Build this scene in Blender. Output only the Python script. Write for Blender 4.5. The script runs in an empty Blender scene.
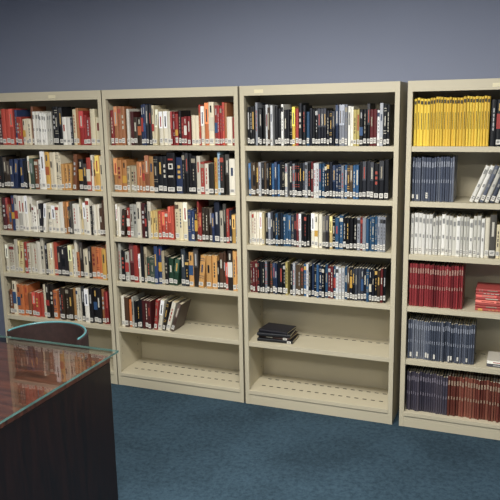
import bpy, math, random
from mathutils import Matrix, Vector
random.seed(31)
R_=random.random
def U(a,b): return a+(b-a)*R_()
def lin(h):
    h=h.lstrip('#'); o=[]
    for i in (0,2,4):
        c=int(h[i:i+2],16)/255; o.append(c/12.92 if c<=.04045 else ((c+.055)/1.055)**2.4)
    return tuple(o)+(1.0,)

# ---------------------------------------------------------------- materials
def new_mat(name):
    m=bpy.data.materials.new(name); m.use_nodes=True
    nt=m.node_tree; b=nt.nodes['Principled BSDF']; return m,nt,b
def noise_bump(nt,b,scale,strength,dist=0.002,detail=3):
    tc=nt.nodes.new('ShaderNodeTexCoord'); n=nt.nodes.new('ShaderNodeTexNoise')
    n.inputs['Scale'].default_value=scale; n.inputs['Detail'].default_value=detail
    bp=nt.nodes.new('ShaderNodeBump'); bp.inputs['Strength'].default_value=strength; bp.inputs['Distance'].default_value=dist
    nt.links.new(tc.outputs['Object'],n.inputs['Vector']); nt.links.new(n.outputs['Fac'],bp.inputs['Height'])
    nt.links.new(bp.outputs['Normal'],b.inputs['Normal']); return tc,n
def ramp2(nt,fac,c1,c2,p1=.35,p2=.65):
    r=nt.nodes.new('ShaderNodeValToRGB'); r.color_ramp.elements[0].position=p1; r.color_ramp.elements[1].position=p2
    r.color_ramp.elements[0].color=c1; r.color_ramp.elements[1].color=c2
    nt.links.new(fac,r.inputs['Fac']); return r
def simple(name,hexc,rough=.5,metal=0,var=.06,scale=6,bump=0.0,bscale=200,spec=.5):
    m,nt,b=new_mat(name); c=lin(hexc)
    tc=nt.nodes.new('ShaderNodeTexCoord'); n=nt.nodes.new('ShaderNodeTexNoise'); n.inputs['Scale'].default_value=scale
    nt.links.new(tc.outputs['Object'],n.inputs['Vector'])
    r=ramp2(nt,n.outputs['Fac'],tuple(x*(1-var) for x in c[:3])+(1,),tuple(min(1,x*(1+var)) for x in c[:3])+(1,))
    nt.links.new(r.outputs['Color'],b.inputs['Base Color'])
    b.inputs['Roughness'].default_value=rough; b.inputs['Metallic'].default_value=metal; b.inputs['Specular IOR Level'].default_value=spec
    if bump: 
        n2=nt.nodes.new('ShaderNodeTexNoise'); n2.inputs['Scale'].default_value=bscale
        nt.links.new(tc.outputs['Object'],n2.inputs['Vector'])
        bp=nt.nodes.new('ShaderNodeBump'); bp.inputs['Strength'].default_value=bump; bp.inputs['Distance'].default_value=.002
        nt.links.new(n2.outputs['Fac'],bp.inputs['Height']); nt.links.new(bp.outputs['Normal'],b.inputs['Normal'])
    return m
M_wall=simple('wall_paint','#8b92a5',.75,var=.02,scale=1.2,bump=.15,bscale=160,spec=.25)
M_ceil=simple('ceiling_tile','#c9c8c2',.9,var=.03,bump=.3)
M_metal=simple('putty_steel','#c8bfa5',.42,var=.025,scale=3,bump=.05,bscale=500)
M_dark=simple('slot_dark','#26231e',.8)
M_kick=simple('baseboard_vinyl','#23252a',.6)
M_tag=simple('tag_paper','#e3d9b6',.6)
M_teal=simple('teal_piping','#4f8286',.3)
M_fabric=simple('maroon_brown_fabric','#2c1a17',.8,var=.2,scale=40,bump=.3)
# carpet
M_carpet,nt,b=new_mat('teal_carpet')
tc,n=noise_bump(nt,b,260,.7,.004,4)
n1=nt.nodes.new('ShaderNodeTexNoise'); n1.inputs['Scale'].default_value=38; n1.inputs['Detail'].default_value=6; n1.inputs['Roughness'].default_value=.8
n2=nt.nodes.new('ShaderNodeTexNoise'); n2.inputs['Scale'].default_value=2.2; n2.inputs['Detail'].default_value=3
nt.links.new(tc.outputs['Object'],n1.inputs['Vector']); nt.links.new(tc.outputs['Object'],n2.inputs['Vector'])
ra=ramp2(nt,n1.outputs['Fac'],lin('#293a46'),lin('#465c6a'),.32,.7); rb=ramp2(nt,n2.outputs['Fac'],(.70,.70,.70,1),(1.0,1.0,1.0,1))
mx=nt.nodes.new('ShaderNodeMix'); mx.data_type='RGBA'; mx.blend_type='MULTIPLY'; mx.inputs[0].default_value=1
nt.links.new(ra.outputs['Color'],mx.inputs[6]); nt.links.new(rb.outputs['Color'],mx.inputs[7]); nt.links.new(mx.outputs[2],b.inputs['Base Color'])
b.inputs['Roughness'].default_value=.95; b.inputs['Specular IOR Level'].default_value=.1
def vc_mat(name,rough,spec=.5):
    m,nt,b=new_mat(name); a=nt.nodes.new('ShaderNodeAttribute'); a.attribute_name='Col'
    hs=nt.nodes.new('ShaderNodeHueSaturation'); hs.inputs['Saturation'].default_value=.93; hs.inputs['Value'].default_value=1.0
    nt.links.new(a.outputs['Color'],hs.inputs['Color']); nt.links.new(hs.outputs['Color'],b.inputs['Base Color'])
    b.inputs['Roughness'].default_value=rough; b.inputs['Specular IOR Level'].default_value=spec; return m
M_cover=vc_mat('book_cover',.38); M_paper=vc_mat('book_paper',.8,.2)
def wood(name,c1,c2,rough,coat,axis_scale):
    m,nt,b=new_mat(name); tc=nt.nodes.new('ShaderNodeTexCoord'); mp=nt.nodes.new('ShaderNodeMapping'); mp.inputs['Scale'].default_value=axis_scale
    n=nt.nodes.new('ShaderNodeTexNoise'); n.inputs['Scale'].default_value=3; n.inputs['Detail'].default_value=8; n.inputs['Distortion'].default_value=1.2
    nt.links.new(tc.outputs['Object'],mp.inputs['Vector']); nt.links.new(mp.outputs['Vector'],n.inputs['Vector'])
    r=ramp2(nt,n.outputs['Fac'],lin(c1),lin(c2),.35,.68); nt.links.new(r.outputs['Color'],b.inputs['Base Color'])
    b.inputs['Roughness'].default_value=rough; b.inputs['Coat Weight'].default_value=coat; b.inputs['Coat Roughness'].default_value=.08; return m
M_woodtop=wood('cherry_veneer','#351d15','#64392a',.4,.3,(1,9,1))
M_woodside=wood('dark_mahogany','#120a0b','#21110f',.4,.15,(9,9,1))
M_glass,nt,b=new_mat('clear_glass'); nt.nodes.remove(b); out=nt.nodes['Material Output']
# clear reflection on the outer surface; the inner side of each face just transmits (no false total internal reflection)
fr=nt.nodes.new('ShaderNodeFresnel'); fr.inputs['IOR'].default_value=2.6; tr=nt.nodes.new('ShaderNodeBsdfTransparent'); tr.inputs['Color'].default_value=(.97,.985,.97,1)
ge=nt.nodes.new('ShaderNodeNewGeometry'); sb=nt.nodes.new('ShaderNodeMath'); sb.operation='SUBTRACT'; sb.inputs[0].default_value=1; nt.links.new(ge.outputs['Backfacing'],sb.inputs[1])
mu=nt.nodes.new('ShaderNodeMath'); mu.operation='MULTIPLY'; nt.links.new(fr.outputs[0],mu.inputs[0]); nt.links.new(sb.outputs[0],mu.inputs[1])
gl=nt.nodes.new('ShaderNodeBsdfGlossy'); gl.inputs['Roughness'].default_value=.01; ms=nt.nodes.new('ShaderNodeMixShader')
nt.links.new(mu.outputs[0],ms.inputs[0]); nt.links.new(tr.outputs[0],ms.inputs[1]); nt.links.new(gl.outputs[0],ms.inputs[2]); nt.links.new(ms.outputs[0],out.inputs['Surface'])
M_gedge=simple('glass_edge_green','#5b7c76',.15,var=.25,scale=14)
M_chrome=simple('chrome_metal','#b8bbc0',.15,1)
M_lampem,nt,b=new_mat('lamp_diffuser'); b.inputs['Emission Color'].default_value=(1,.96,.9,1); b.inputs['Emission Strength'].default_value=3

# ---------------------------------------------------------------- mesh builder
class MB:
    def __init__(s): s.v=[];s.f=[];s.m=[];s.c=[];s.X=None
    def pt(s,p):
        p=Vector(p)
        if s.X is not None: p=s.X@p
        s.v.append(tuple(p)); return len(s.v)-1
    def poly(s,pts,mat=0,col=(1,1,1,1)):
        s.f.append([s.pt(p) for p in pts]); s.m.append(mat); s.c.append(col)
    def prism(s,prof,z0,z1,mat=0,col=(1,1,1,1)):
        n=len(prof); a=[s.pt((x,y,z0)) for x,y in prof]; t=[s.pt((x,y,z1)) for x,y in prof]
        s.f.append(a[::-1]); s.f.append(t); s.m+= [mat]*2; s.c+=[col]*2
        for i in range(n):
            j=(i+1)%n; s.f.append([a[i],a[j],t[j],t[i]]); s.m.append(mat); s.c.append(col)
    def box(s,x0,x1,y0,y1,z0,z1,mat=0,col=(1,1,1,1)): s.prism([(x0,y0),(x1,y0),(x1,y1),(x0,y1)],z0,z1,mat,col)
    def tube(s,path,r,mat=0,n=8):
        rings=[]
        for i,p in enumerate(path):
            p=Vector(p); d=(Vector(path[min(i+1,len(path)-1)])-Vector(path[max(i-1,0)])).normalized()
            a=d.orthogonal() if abs(d.z)>.9 else d.cross(Vector((0,0,1)))
            a.normalize(); b=d.cross(a)
            rings.append([s.pt(p+a*r*math.cos(2*math.pi*k/n)+b*r*math.sin(2*math.pi*k/n)) for k in range(n)])
        for q,w in zip(rings,rings[1:]):
            for k in range(n):
                s.f.append([q[k],q[(k+1)%n],w[(k+1)%n],w[k]]); s.m.append(mat); s.c.append((1,1,1,1))
        for q in (rings[0][::-1],rings[-1]): s.f.append(q); s.m.append(mat); s.c.append((1,1,1,1))
    def obj(s,name,mats,parent=None,bevel=0,origin=(0,0,0),smooth=False):
        o=Vector(origin); me=bpy.data.meshes.new(name); me.from_pydata([tuple(Vector(v)-o) for v in s.v],[],s.f)
        for m in mats: me.materials.append(m)
        me.polygons.foreach_set('material_index',s.m)
        ca=me.color_attributes.new('Col','FLOAT_COLOR','CORNER'); d=[]
        for f,c in zip(s.f,s.c): d+= list(c)*len(f)
        ca.data.foreach_set('color',d)
        if smooth: me.polygons.foreach_set('use_smooth',[len(f)==4 for f in s.f])
        me.update()
        ob=bpy.data.objects.new(name,me); bpy.context.collection.objects.link(ob); ob.location=o
        if bevel:
            bv=ob.modifiers.new('bevel','BEVEL'); bv.width=bevel; bv.segments=2; bv.limit_method='ANGLE'
        if parent:
            ob.parent=parent; ob.location=o-parent.location
        return ob
def empty(name,loc):
    e=bpy.data.objects.new(name,None); e.location=loc; e.empty_display_size=.1; bpy.context.collection.objects.link(e); return e

# ---------------------------------------------------------------- room shell
W=0.914; H=1.94; D=0.305
YW=D+0.012; XL,XR,YF,ZC=-2.6,4.9,-5.6,2.75
def slab(name,a,mat):
    m=MB(); m.box(*a); return m.obj(name,[mat])
slab('floor',(XL,XR,YF,YW,-.1,0),M_carpet)
slab('ceiling',(XL,XR,YF,YW,ZC,ZC+.1),M_ceil)
slab('wall_back',(XL-.1,XR+.1,YW,YW+.1,-.1,ZC+.1),M_wall)
slab('wall_front',(XL-.1,XR+.1,YF-.1,YF,-.1,ZC+.1),M_wall)
slab('wall_left',(XL-.1,XL,YF,YW,-.1,ZC+.1),M_wall)
slab('wall_right',(XR,XR+.1,YF,YW,-.1,ZC+.1),M_wall)
slab('baseboard_left',(XL,XL+.008,YF,YW-.001,0,.1),M_kick)
slab('baseboard_right',(XR-.008,XR,YF,YW-.001,0,.1),M_kick)
slab('baseboard_front',(XL+.01,XR-.01,YF,YF+.008,0,.1),M_kick)
slab('baseboard_back',(XL+.01,-1.0,YW-.008,YW,0,.1),M_kick)

# ---------------------------------------------------------------- bookcases
SH=[1.60,1.305,1.012,.716,.405,.090]   # shelf top heights
PW=.026
def bookcase(x0,tag=None):
    m=MB(); x1=x0+W; t=.012
    m.box(x0,x0+t,.001,D,0,H-.001); m.box(x1-t,x1,.001,D,0,H-.001)          # sides
    m.box(x0+t,x1-t,D-.006,D,.02,H-.002)                      # back
    m.box(x0,x0+PW,0,.014,0,H); m.box(x1-PW,x1,0,.014,0,H)    # front posts
    m.box(x0+PW,x1-PW,0,.012,H-.055,H)                        # top rail
    m.box(x0+t,x1-t,.012,D-.006,H-.016,H-.001)                # top deck
    m.box(x0+PW-.004,x0+PW,.014,.03,.1,H-.056); m.box(x1-PW,x1-PW+.004,.014,.03,.1,H-.056)
    for k,z in enumerate(SH):
        if k<5:
            m.box(x0+t,x1-t,.010,D-.006,z-.012,z)             # shelf deck
            m.box(x0+PW+.001,x1-PW-.001,.004,.016,z-.027,z+.0005)  # rolled front lip
            m.box(x0+PW+.001,x1-PW-.001,.016,.03,z-.027,z-.024)    # under-return
        else:
            m.box(x0+t,x1-t,.012,D-.006,z-.012,z)
            m.box(x0+PW,x1-PW,.002,.012,.0,z+.0005)           # kick plate
            m.box(x0+PW,x1-PW,-.004,.002,z-.022,z+.0005)      # rolled nose
        if k>=4:
            for yy in ((.10,.215) if k==5 else (.235,)):      # divider slots
                n=16
                for i in range(n):
                    xs=x0+.06+(W-.12)*(i+.5)/n
                    m.poly([(xs-.012,yy-.005,z+.0008),(xs+.012,yy-.005,z+.0008),(xs+.012,yy+.005,z+.0008),(xs-.012,yy+.005,z+.0008)],1)
    for xs in (x0+t+.0006,x1-t-.0006):
        for yy in (.05,.25):
            z=.15
            while z<H-.1:
                m.poly([(xs,yy-.002,z),(xs,yy+.002,z),(xs,yy+.002,z+.010),(xs,yy-.002,z+.010)],1); z+=.0508
    if tag is not None:
        m.box(x0+tag,x0+tag+.055,-.001,0,H-.042,H-.022,2)
    return m.obj('steel_bookcase',[M_metal,M_dark,M_tag],origin=(x0,0,0),bevel=.0015)
X=[-W-.006,0,W+.012,2*W+.012+.040]
bookcase(X[0],.52); bookcase(X[1]); bookcase(X[2],.09); bookcase(X[3],.42)

# ---------------------------------------------------------------- books
WHITE=lin('#d9d6cc')
def book(mb,x,yf,z,w,h,d,col,label=True,accent=None,style=None,X=None,labcol=None):
    """upright book: spine toward -y, lower-left-front at (x,yf,z)"""
    mb.X=Matrix.Translation((x,yf,z))@(X if X else Matrix())
    r=min(.004,w*.25); c=col; t=.0022 if w>.012 else .001
    mb.prism([(0,r),(w*.18,r*.3),(w*.5,0),(w*.82,r*.3),(w,r),(w,r+.003),(0,r+.003)],0,h,0,c)
    mb.box(0,t,r+.003,d,0,h,0,c); mb.box(w-t,w,r+.003,d,0,h,0,c)
    pg=lin(random.choice(['#d9cfb4','#cfc4a6','#e0dac6','#c2b28c']))
    mb.box(t,w-t,r+.003,d-.004,.003,h-.004,1,pg)
    def patch(a,b,z0,z1,cc,e=.0006):
        mb.poly([(w*a,-e,z0),(w*b,-e,z0),(w*b,-e,z1),(w*a,-e,z1)],0,cc)
    lum=.3*col[0]+.6*col[1]+.1*col[2]
    if accent is None:
        accent=lin(random.choice(['#c9c4b4','#c8a04a','#b2b2b0','#c9c3ae','#98907c','#a8402e'])) if lum<.2 else lin(random.choice(['#1d1d22','#7a1d1c','#33405c','#3d3d3d','#5a4a3a','#a8301f']))
    st=style if style is not None else random.choice([0,0,1,2,2,3,4,4,5,8,8,9])
    if st==1:
        patch(.25,.75,h*.42,h*.86,accent) if w<.016 else [patch(.28,.72,h*q,h*(q+.08),accent) for q in (.42,.56,.70)]
    elif st==2:
        zz=h*.34
        while zz<h*.8:
            l=U(.010,.022); patch(.38,.62,zz,zz+l,accent); zz+=l+.006
    elif st==3:
        patch(.06,.94,h*.82,h*.93,accent); 
        zz=h*.36
        while zz<h*.68:
            patch(.40,.60,zz,zz+.012,accent); zz+=.019
    elif st==4:
        patch(0.03,.97,h*.5,h*.99,tuple(min(1,v*1.9+.03) for v in col[:3])+(1,)); patch(.35,.65,h*.55,h*.85,accent,.0009)
    elif st==5:
        for q in (.30,.36,.84,.9): patch(.05,.95,h*q,h*q+.003,accent)
        patch(.35,.65,h*.48,h*.72,accent)
    elif st==6:
        patch(.15,.85,h*.88,h*.95,accent); patch(.40,.60,h*.35,h*.7,accent)
    elif st==7:
        patch(.2,.8,h*.78,h*.9,accent); patch(.3,.7,h*.42,h*.5,accent)
    elif st==8:
        patch(.32,.68,h*U(.45,.6),h*U(.7,.85),accent)
    elif st==9:
        c2=lin(random.choice(['#a3281f','#c9992a','#e0dccf','#2c4f7a','#b2571f','#141518','#d8d0b8']))
        patch(.02,.98,h*U(.28,.4),h*U(.5,.72),c2); patch(.35,.65,h*.76,h*.92,accent,.0009)
    if label:
        lh=U(.022,.032); lz=.008+U(0,.008); patch(.08,.92,lz,lz+lh,labcol or WHITE,.0012)
        if w>.012:
            for q in (.3,.6): patch(.22,.78,lz+lh*q,lz+lh*q+.004,lin('#666666'),.0016)
    mb.X=None
P={
'mix':['#1c1c20','#2b2e36','#8a211d','#b5381f','#2c3f66','#dccfa8','#e2dfd4','#7a4828','#3b4a3c','#d9a840','#17181b','#a89c80','#4c2028','#b8b4a8','#aa6c3a','#c8642a','#ddd8c8','#e8e4d8'],
'red':['#b3251f','#8c201c','#c2422a','#7a1616','#ccc2a2','#1d1b1d','#c85f28','#9d1a17','#ddd6c0','#9a6238','#e0dccf'],
'dark':['#141518','#1b1c22','#24262c','#33291f','#202f50','#4a1a1a','#a8a79c','#16181c','#8d2418','#cfc8b4','#a87a40','#ddd8c8'],
'bluemix':['#2d4f80','#4a7aa8','#e2dfd2','#d8d0ba','#1c2334','#8fb0c4','#bab4a0','#9d3124','#b38c3f','#26241f','#dcd6c4','#d8c890'],
'cream':['#e4ddc8','#d6caa6','#c8b98c','#e8e4d6','#c8ae6a','#ac3c22','#d9d2bc','#4d4a44','#ac743a','#28262a','#e0dac4'],
'brown':['#7a4828','#a4602f','#c8944c','#4a3222','#a8341f','#c8b484','#2a2420','#c89c3f','#ddd2b4','#1e1c1e','#c2682a','#d8cdb0','#e0dac8'],
'green':['#1f3a2a','#2d5a40','#39424a','#9a3420','#c8bc98','#1e1e20','#b8982c','#7a4828','#ddd2b4'],
'dvd':['#0f1114','#14161a','#1a1d26','#152434','#244a6a','#c8caca','#0f1012','#5f1a1c','#3b3f48','#101114','#8b8f96','#3a2a1a'],
'dvd2':['#101216','#1a2a44','#e0e0de','#a8abb0','#14161a','#2c5a86','#7b7f87','#0e0f11','#b2a25a','#5c1b1d','#e2e0d4','#50402e','#14161a'],
'dvdy':['#15171b','#dcb82e','#2e6aa5','#e4e4dc','#1b1d22','#24304a','#c29c2a','#111216','#982a22','#d8b42e'],
'yellow':['#dfba20','#d8b018','#e2c22c','#d2aa18'],
'white':['#d8d6cc','#cac8be','#bfbdb2','#e0ded6'],
'slate':['#4a5264','#454c5c','#565d6c','#3c4352','#666c78'],
'maroon':['#842024','#74191e','#8c262a','#66171b'],
'greyblue':['#4a505e','#3d4350','#585e6c','#6c717c'],
'plum':['#3e3a46','#46414c','#35323e','#4c4650'],
'rust':['#6c3226','#7a3c2c','#5c2a1e','#824836'],
}
def row(mb,x0,k,segs,yf=.030,lean=False):
    xa=x0+PW+.006; wi=W-2*PW-.012; z=SH[k]+.0012
    for s in segs:
        a,b,pal,hr,wr,lab=s[:6]; st=s[6] if len(s)>6 else None; ac=s[7] if len(s)>7 else None
        x=xa+a*wi; xe=xa+b*wi; run=0
        while x<xe-wr[0]:
            if run<=0:
                c0=lin(random.choice(P[pal])); run=random.choice([1,1,1,1,1,2,3]); h0=U(*hr); w0=U(*wr)
            run-=1
            w=min(w0*U(.95,1.05),xe-x); k2=U(.9,1.2); c=tuple(min(1,v*k2) for v in c0[:3])+(1,)
            h=min(h0+U(-.003,.003),.258 if k else .268)
            if lean and R_()<.035 and xe-x>.09:
                A=math.radians(U(4,8)); 
                book(mb,x,yf,z+w*math.sin(A),w,min(h,.235),.15,c,label=(R_()<lab),style=st,accent=ac,X=Matrix.Rotation(A,4,'Y'))
                x+=w*math.cos(A)+min(h,.235)*math.sin(A)+.002; continue
            book(mb,x,yf+U(-.004,.012),z,w,h,U(.135,.165),c,label=(R_()<lab),style=st,accent=ac)
            x+=w+U(.0006,.0022)
BW=(.012,.034); BH=(.165,.255); DW=(.0135,.0158); DH=(.187,.200)
WB=lin('#3a3216'); SL=lin('#8b909c'); RU=lin('#a58a72'); GW=lin('#8c8c88'); PL=lin('#77707c')
# case 1 (far left)
m=MB(); x0=X[0]
row(m,x0,0,[(0,.22,'mix',BH,BW,.9),(.22,.38,'brown',BH,BW,.9),(.38,.56,'white',(.20,.215),(.012,.02),.3,7,GW),(.56,.8,'mix',BH,BW,.9),(.8,1,'red',BH,(.02,.04),.9)],lean=True)
row(m,x0,1,[(0,.3,'dark',BH,BW,.9),(.3,.5,'mix',BH,BW,.9),(.5,1,'brown',BH,BW,.95)],lean=True)
row(m,x0,2,[(0,.35,'mix',BH,BW,.9),(.35,.75,'cream',BH,BW,.9),(.75,1,'brown',BH,BW,.9)],lean=True)
row(m,x0,3,[(0,.4,'bluemix',BH,BW,.9),(.4,.7,'cream',BH,BW,.9),(.7,1,'brown',BH,BW,.95)],lean=True)
row(m,x0,4,[(0,.5,'brown',BH,BW,.9),(.5,.75,'dark',BH,BW,.9),(.75,.96,'red',BH,BW,.95)],lean=True)
m.obj('library_books',[M_cover,M_paper],origin=(x0,0,0))
# case 2
m=MB(); x0=X[1]
row(m,x0,0,[(0,.14,'red',BH,(.02,.035),.9),(.14,.34,'dark',BH,BW,.9),(.34,.5,'cream',BH,BW,.9),(.5,.66,'red',BH,BW,.9),(.66,.84,'brown',BH,BW,.95),(.84,1,'red',BH,BW,.95)],lean=True)
row(m,x0,1,[(0,.12,'cream',BH,BW,.9),(.12,.3,'mix',BH,BW,.9),(.3,.45,'dark',BH,BW,.9),(.525,.72,'dark',BH,(.018,.04),.9),(.72,1,'bluemix',BH,(.018,.04),.9)])
xx=x0+PW+.006+.455*(W-2*PW-.012)
book(m,xx,.030,SH[1]+.0012,.055,.25,.16,lin('#131215'),label=True,style=0)
for a,b,c,d,cc in ((.012,.043,.15,.185,'#d8d4c8'),(.019,.036,.157,.178,'#131215'),(.010,.045,.10,.112,'#b8b2a2'),(.010,.045,.205,.215,'#a22a20')):
    yy=.0288-.0004*(cc=='#131215'); zb=SH[1]
    m.poly([(xx+a,yy,zb+c),(xx+b,yy,zb+c),(xx+b,yy,zb+d),(xx+a,yy,zb+d)],0,lin(cc))
row(m,x0,2,[(0,.3,'dark',BH,BW,.9),(.3,.5,'cream',BH,BW,.9),(.5,.66,'mix',BH,BW,.9),(.66,.82,'dark',BH,BW,.9),(.82,1,'bluemix',BH,BW,.9)],lean=True)
row(m,x0,3,[(0,.22,'dark',BH,BW,.95),(.22,.4,'mix',BH,BW,.9),(.4,.6,'green',BH,BW,.9),(.6,1,'brown',BH,BW,.95)],lean=True)
row(m,x0,4,[(0,.10,'brown',(.18,.21),(.018,.028),.9),(.10,.28,'dark',(.18,.215),BW,.9)])
z=SH[4]+.0012; x=x0+PW+.006+.28*(W-2*PW)
for i,(c,w,h,a) in enumerate([('#9e2a22',.022,.200,-6),('#d8d1bc',.026,.205,-9),('#2a2420',.020,.198,-12),('#dfd8c4',.028,.20,-16),('#4b3a32',.022,.195,-19)]):
    A=math.radians(-a)
    book(m,x,.034,z+w*math.sin(A),w,h,.15,lin(c),X=Matrix.Rotation(A,4,'Y'))
    x+=w/math.cos(A)+.006
m.obj('library_books',[M_cover,M_paper],origin=(x0,0,0))
# case 3 (dvds)
m=MB(); x0=X[2]
row(m,x0,0,[(0,.2,'dvd',(.19,.245),DW,.9),(.2,.42,'dvdy',(.19,.235),(.013,.022),.9),(.42,.62,'dvd',(.19,.21),DW,.9),(.62,.97,'dvd2',(.185,.23),(.012,.019),.95)])
row(m,x0,1,[(0,.3,'dvd2',DH,DW,.95),(.3,.6,'dvd',(.19,.21),DW,.95),(.6,.78,'dvd2',DH,DW,.95),(.78,.97,'dark',(.19,.225),(.016,.028),.95)])
row(m,x0,2,[(0,.12,'cream',DH,DW,.95),(.12,.45,'dvd',DH,DW,.95),(.45,.6,'cream',DH,(.016,.028),.95),(.6,.97,'dvd',(.18,.2),(.013,.022),.95)])
row(m,x0,3,[(0,.3,'dvd2',DH,DW,.95),(.3,.55,'dvd2',DH,DW,.95),(.55,.97,'dvd',DH,DW,.95)])
m.obj('library_dvds',[M_cover,M_paper],origin=(x0,0,0))
m=MB()
z=SH[4]+.0012
for i,(c,l,w,rot) in enumerate([('#141519',.225,.018,2),('#3d2a26',.205,.016,-3),('#1a1c22',.21,.018,4),('#24232a',.19,.013,-5)]):
    book(m,x0+.07+l,.045,z,w,l,.15,lin(c),label=i<2,style=(0,8,0,0)[i],X=Matrix.Rotation(math.radians(rot),4,'Z')@Matrix.Rotation(-math.pi/2,4,'Y'))
    z+=w+.0012
m.obj('stacked_dvds',[M_cover,M_paper],origin=(x0,0,0))
# case 4 (magazines)
m=MB(); x0=X[3]
row(m,x0,0,[(0,.455,'yellow',(.245,.255),(.011,.016),.0,6,WB),(.455,.62,'dark',(.23,.255),BW,.3),(.62,1,'brown',(.225,.255),BW,.3)])
row(m,x0,1,[(0,.26,'slate',(.23,.24),(.009,.013),.15,7,SL)])
z=SH[1]+.0012; x=x0+.33
for i in range(17):
    A=math.radians(22-i*.6); w=.02
    book(m,x,.034,z+w*math.sin(A),w,.205,.15,lin((P['white']+P['greyblue'])[i*3%7]),style=7,accent=GW,X=Matrix.Rotation(A,4,'Y')); x+=w/math.cos(A)+.004
row(m,x0,2,[(0,.455,'white',(.205,.225),(.012,.022),.8,7,GW),(.455,1,'cream',BH,BW,.8)])
row(m,x0,3,[(0,.34,'maroon',(.235,.245),(.010,.014),.0,7,lin('#a87f70'))])
z=SH[3]+.0012
for i in range(8):
    w=.014; book(m,x0+.60,.04+U(0,.01),z,w,.215,.16,lin(random.choice(['#b8443a','#c8c2b4','#a83a34','#c25a4a'])),label=False,X=Matrix.Rotation(-math.pi/2,4,'Y')); z+=w+.001
row(m,x0,4,[(0,.43,'greyblue',(.22,.23),(.009,.012),.3,7,SL)])
z=SH[4]+.0012
for i in range(2):
    w=.016; book(m,x0+.68,.04,z,w,.22,.16,lin(['#2c2c34','#c8c2b4'][i]),label=False,X=Matrix.Rotation(-math.pi/2,4,'Y')); z+=w+.001
row(m,x0,5,[(0,.27,'plum',(.225,.235),(.009,.013),.0,7,PL),(.27,.95,'rust',(.225,.235),(.010,.015),.0,7,RU)])
m.obj('library_magazines',[M_cover,M_paper],origin=(x0,0,0))

# ---------------------------------------------------------------- desk with glass top
dx1,dy1=.775,-1.24; dx0,dy0=-1.05,-2.30
desk=empty('glass_topped_desk',(-.15,-1.75,0))
m=MB(); m.box(dx0,dx1,dy0,dy1,.700,.728); m.obj('wood_top',[M_woodtop],desk,bevel=.003)
m=MB()
m.box(dx1-.045,dx1-.001,dy0+.01,dy1-.002,.0,.6995); m.box(dx0+.004,dx0+.045,dy0+.01,dy1-.002,0,.6995)
m.box(dx0+.045,dx1-.045,dy0+.02,dy0+.04,.04,.6995)
m.obj('end_and_modesty_panels',[M_woodside],desk,bevel=.003)
m=MB()
sx=dx0+.05
m.box(sx,sx+.45,dy0+.06,dy1-.06,.02,.699)
for q in range(3): m.box(sx+.012,sx+.438,dy1-.06,dy1-.042,.04+q*.218,.245+q*.218); m.box(sx+.16,sx+.29,dy1-.042,dy1-.028,.14+q*.218,.15+q*.218,1)
m.obj('drawer_pedestal',[M_woodside,M_chrome],desk,bevel=.002)
m=MB()
for px in (dx0+.08,-.15,dx1-.08):
    for py in (dy0+.08,dy1-.08): m.prism([(px+.012*math.cos(a*math.pi/6),py+.012*math.sin(a*math.pi/6)) for a in range(12)],.728,.738)
m.obj('glass_bumpers',[M_chrome],desk)
e=.028
m=MB(); m.prism([(dx0-e,dy0-e),(dx1+e,dy0-e),(dx1+e,dy1+e),(dx0-e,dy1+e)],.738,.748); m.m=[0,0]+[1]*4
m.obj('glass_top',[M_glass,M_gedge],desk)

# ---------------------------------------------------------------- tub chair tucked behind the desk (only its curved rim shows)
ch=empty('tub_chair',(.36,-1.17,0)); cx,cy=.355,-1.175
circ=lambda r,n=40:[(cx+r*math.cos(2*math.pi*i/n),cy+r*math.sin(2*math.pi*i/n)) for i in range(n)]
RR=.215
m=MB(); N=32
ang=[math.pi*i/N for i in range(N+1)]
r0,r1=RR-.022,RR
prof=[(cx+r1*math.cos(a),cy+r1*math.sin(a)) for a in ang]+[(cx+r0*math.cos(a),cy+r0*math.sin(a)) for a in reversed(ang)]
for i in range(N):
    m.prism([prof[i],prof[i+1],prof[2*N+1-i-1],prof[2*N+1-i]],.40,.760)
m.obj('curved_backrest',[M_fabric],ch)
m=MB(); m.tube([(cx+(RR-.011)*math.cos(a),cy+(RR-.011)*math.sin(a),.763) for a in ang],.005); m.obj('rim_piping',[M_teal],ch,smooth=True)
m=MB(); m.prism(circ(RR-.024),.40,.47); m.obj('seat',[M_fabric],ch,bevel=.012)
m=MB(); m.prism(circ(.025,16),.06,.40)
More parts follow.
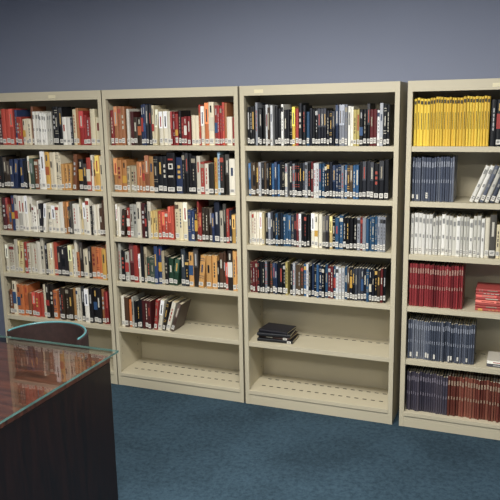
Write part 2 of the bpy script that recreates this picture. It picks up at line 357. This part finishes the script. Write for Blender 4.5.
for i in range(5):
    a=2*math.pi*i/5+.3; m.tube([(cx,cy,.085),(cx+.2*math.cos(a),cy+.2*math.sin(a),.06)],.014); m.prism([(cx+.2*math.cos(a)+.022*math.cos(t*.6283),cy+.2*math.sin(a)+.022*math.sin(t*.6283)) for t in range(10)],0,.05)
m.obj('swivel_base',[M_chrome],ch)

# ---------------------------------------------------------------- ceiling lights
def troffer(x,y,power,sx=1.2,sy=.6):
    e=empty('ceiling_light',(x,y,ZC-.03))
    m=MB(); a,b=sx/2+.02,sy/2+.02
    m.box(x-a,x+a,y-b,y-b+.02,ZC-.035,ZC-.001); m.box(x-a,x+a,y+b-.02,y+b,ZC-.035,ZC-.001); m.box(x-a,x-a+.02,y-b+.02,y+b-.02,ZC-.035,ZC-.001); m.box(x+a-.02,x+a,y-b+.02,y+b-.02,ZC-.035,ZC-.001)
    m.obj('light_frame',[M_metal],e)
    m=MB(); m.box(x-a+.02,x+a-.02,y-b+.02,y+b-.02,ZC-.02,ZC-.015); m.obj('light_diffuser',[M_lampem],e)
    l=bpy.data.lights.new('lamp','AREA'); l.shape='RECTANGLE'; l.size=sx-.05; l.size_y=sy-.05; l.energy=power; l.color=(1,.975,.93)
    o=bpy.data.objects.new('lamp',l); bpy.context.collection.objects.link(o); o.parent=e; o.location=(0,0,-.006)
troffer(1.55,-1.9,112); troffer(-.7,-2.3,22); troffer(3.0,-3.7,22); troffer(.5,-4.0,44)
w=bpy.data.worlds.new('World'); bpy.context.scene.world=w; w.use_nodes=True; w.node_tree.nodes['Background'].inputs[0].default_value=(.05,.055,.07,1)

# ---------------------------------------------------------------- camera
cam=bpy.data.objects.new('camera',bpy.data.cameras.new('camera')); bpy.context.collection.objects.link(cam)
Mx=Matrix.Rotation(.3784,4,'Z')@Matrix.Rotation(math.pi/2-.2016,4,'X')@Matrix.Rotation(-.0182,4,'Z'); Mx.translation=Vector((2.4841,-3.80,1.8206)); cam.matrix_world=Mx
cam.data.lens=698.9*36/500; cam.data.clip_start=.05; bpy.context.scene.camera=cam
bpy.context.scene.view_settings.view_transform='Standard'
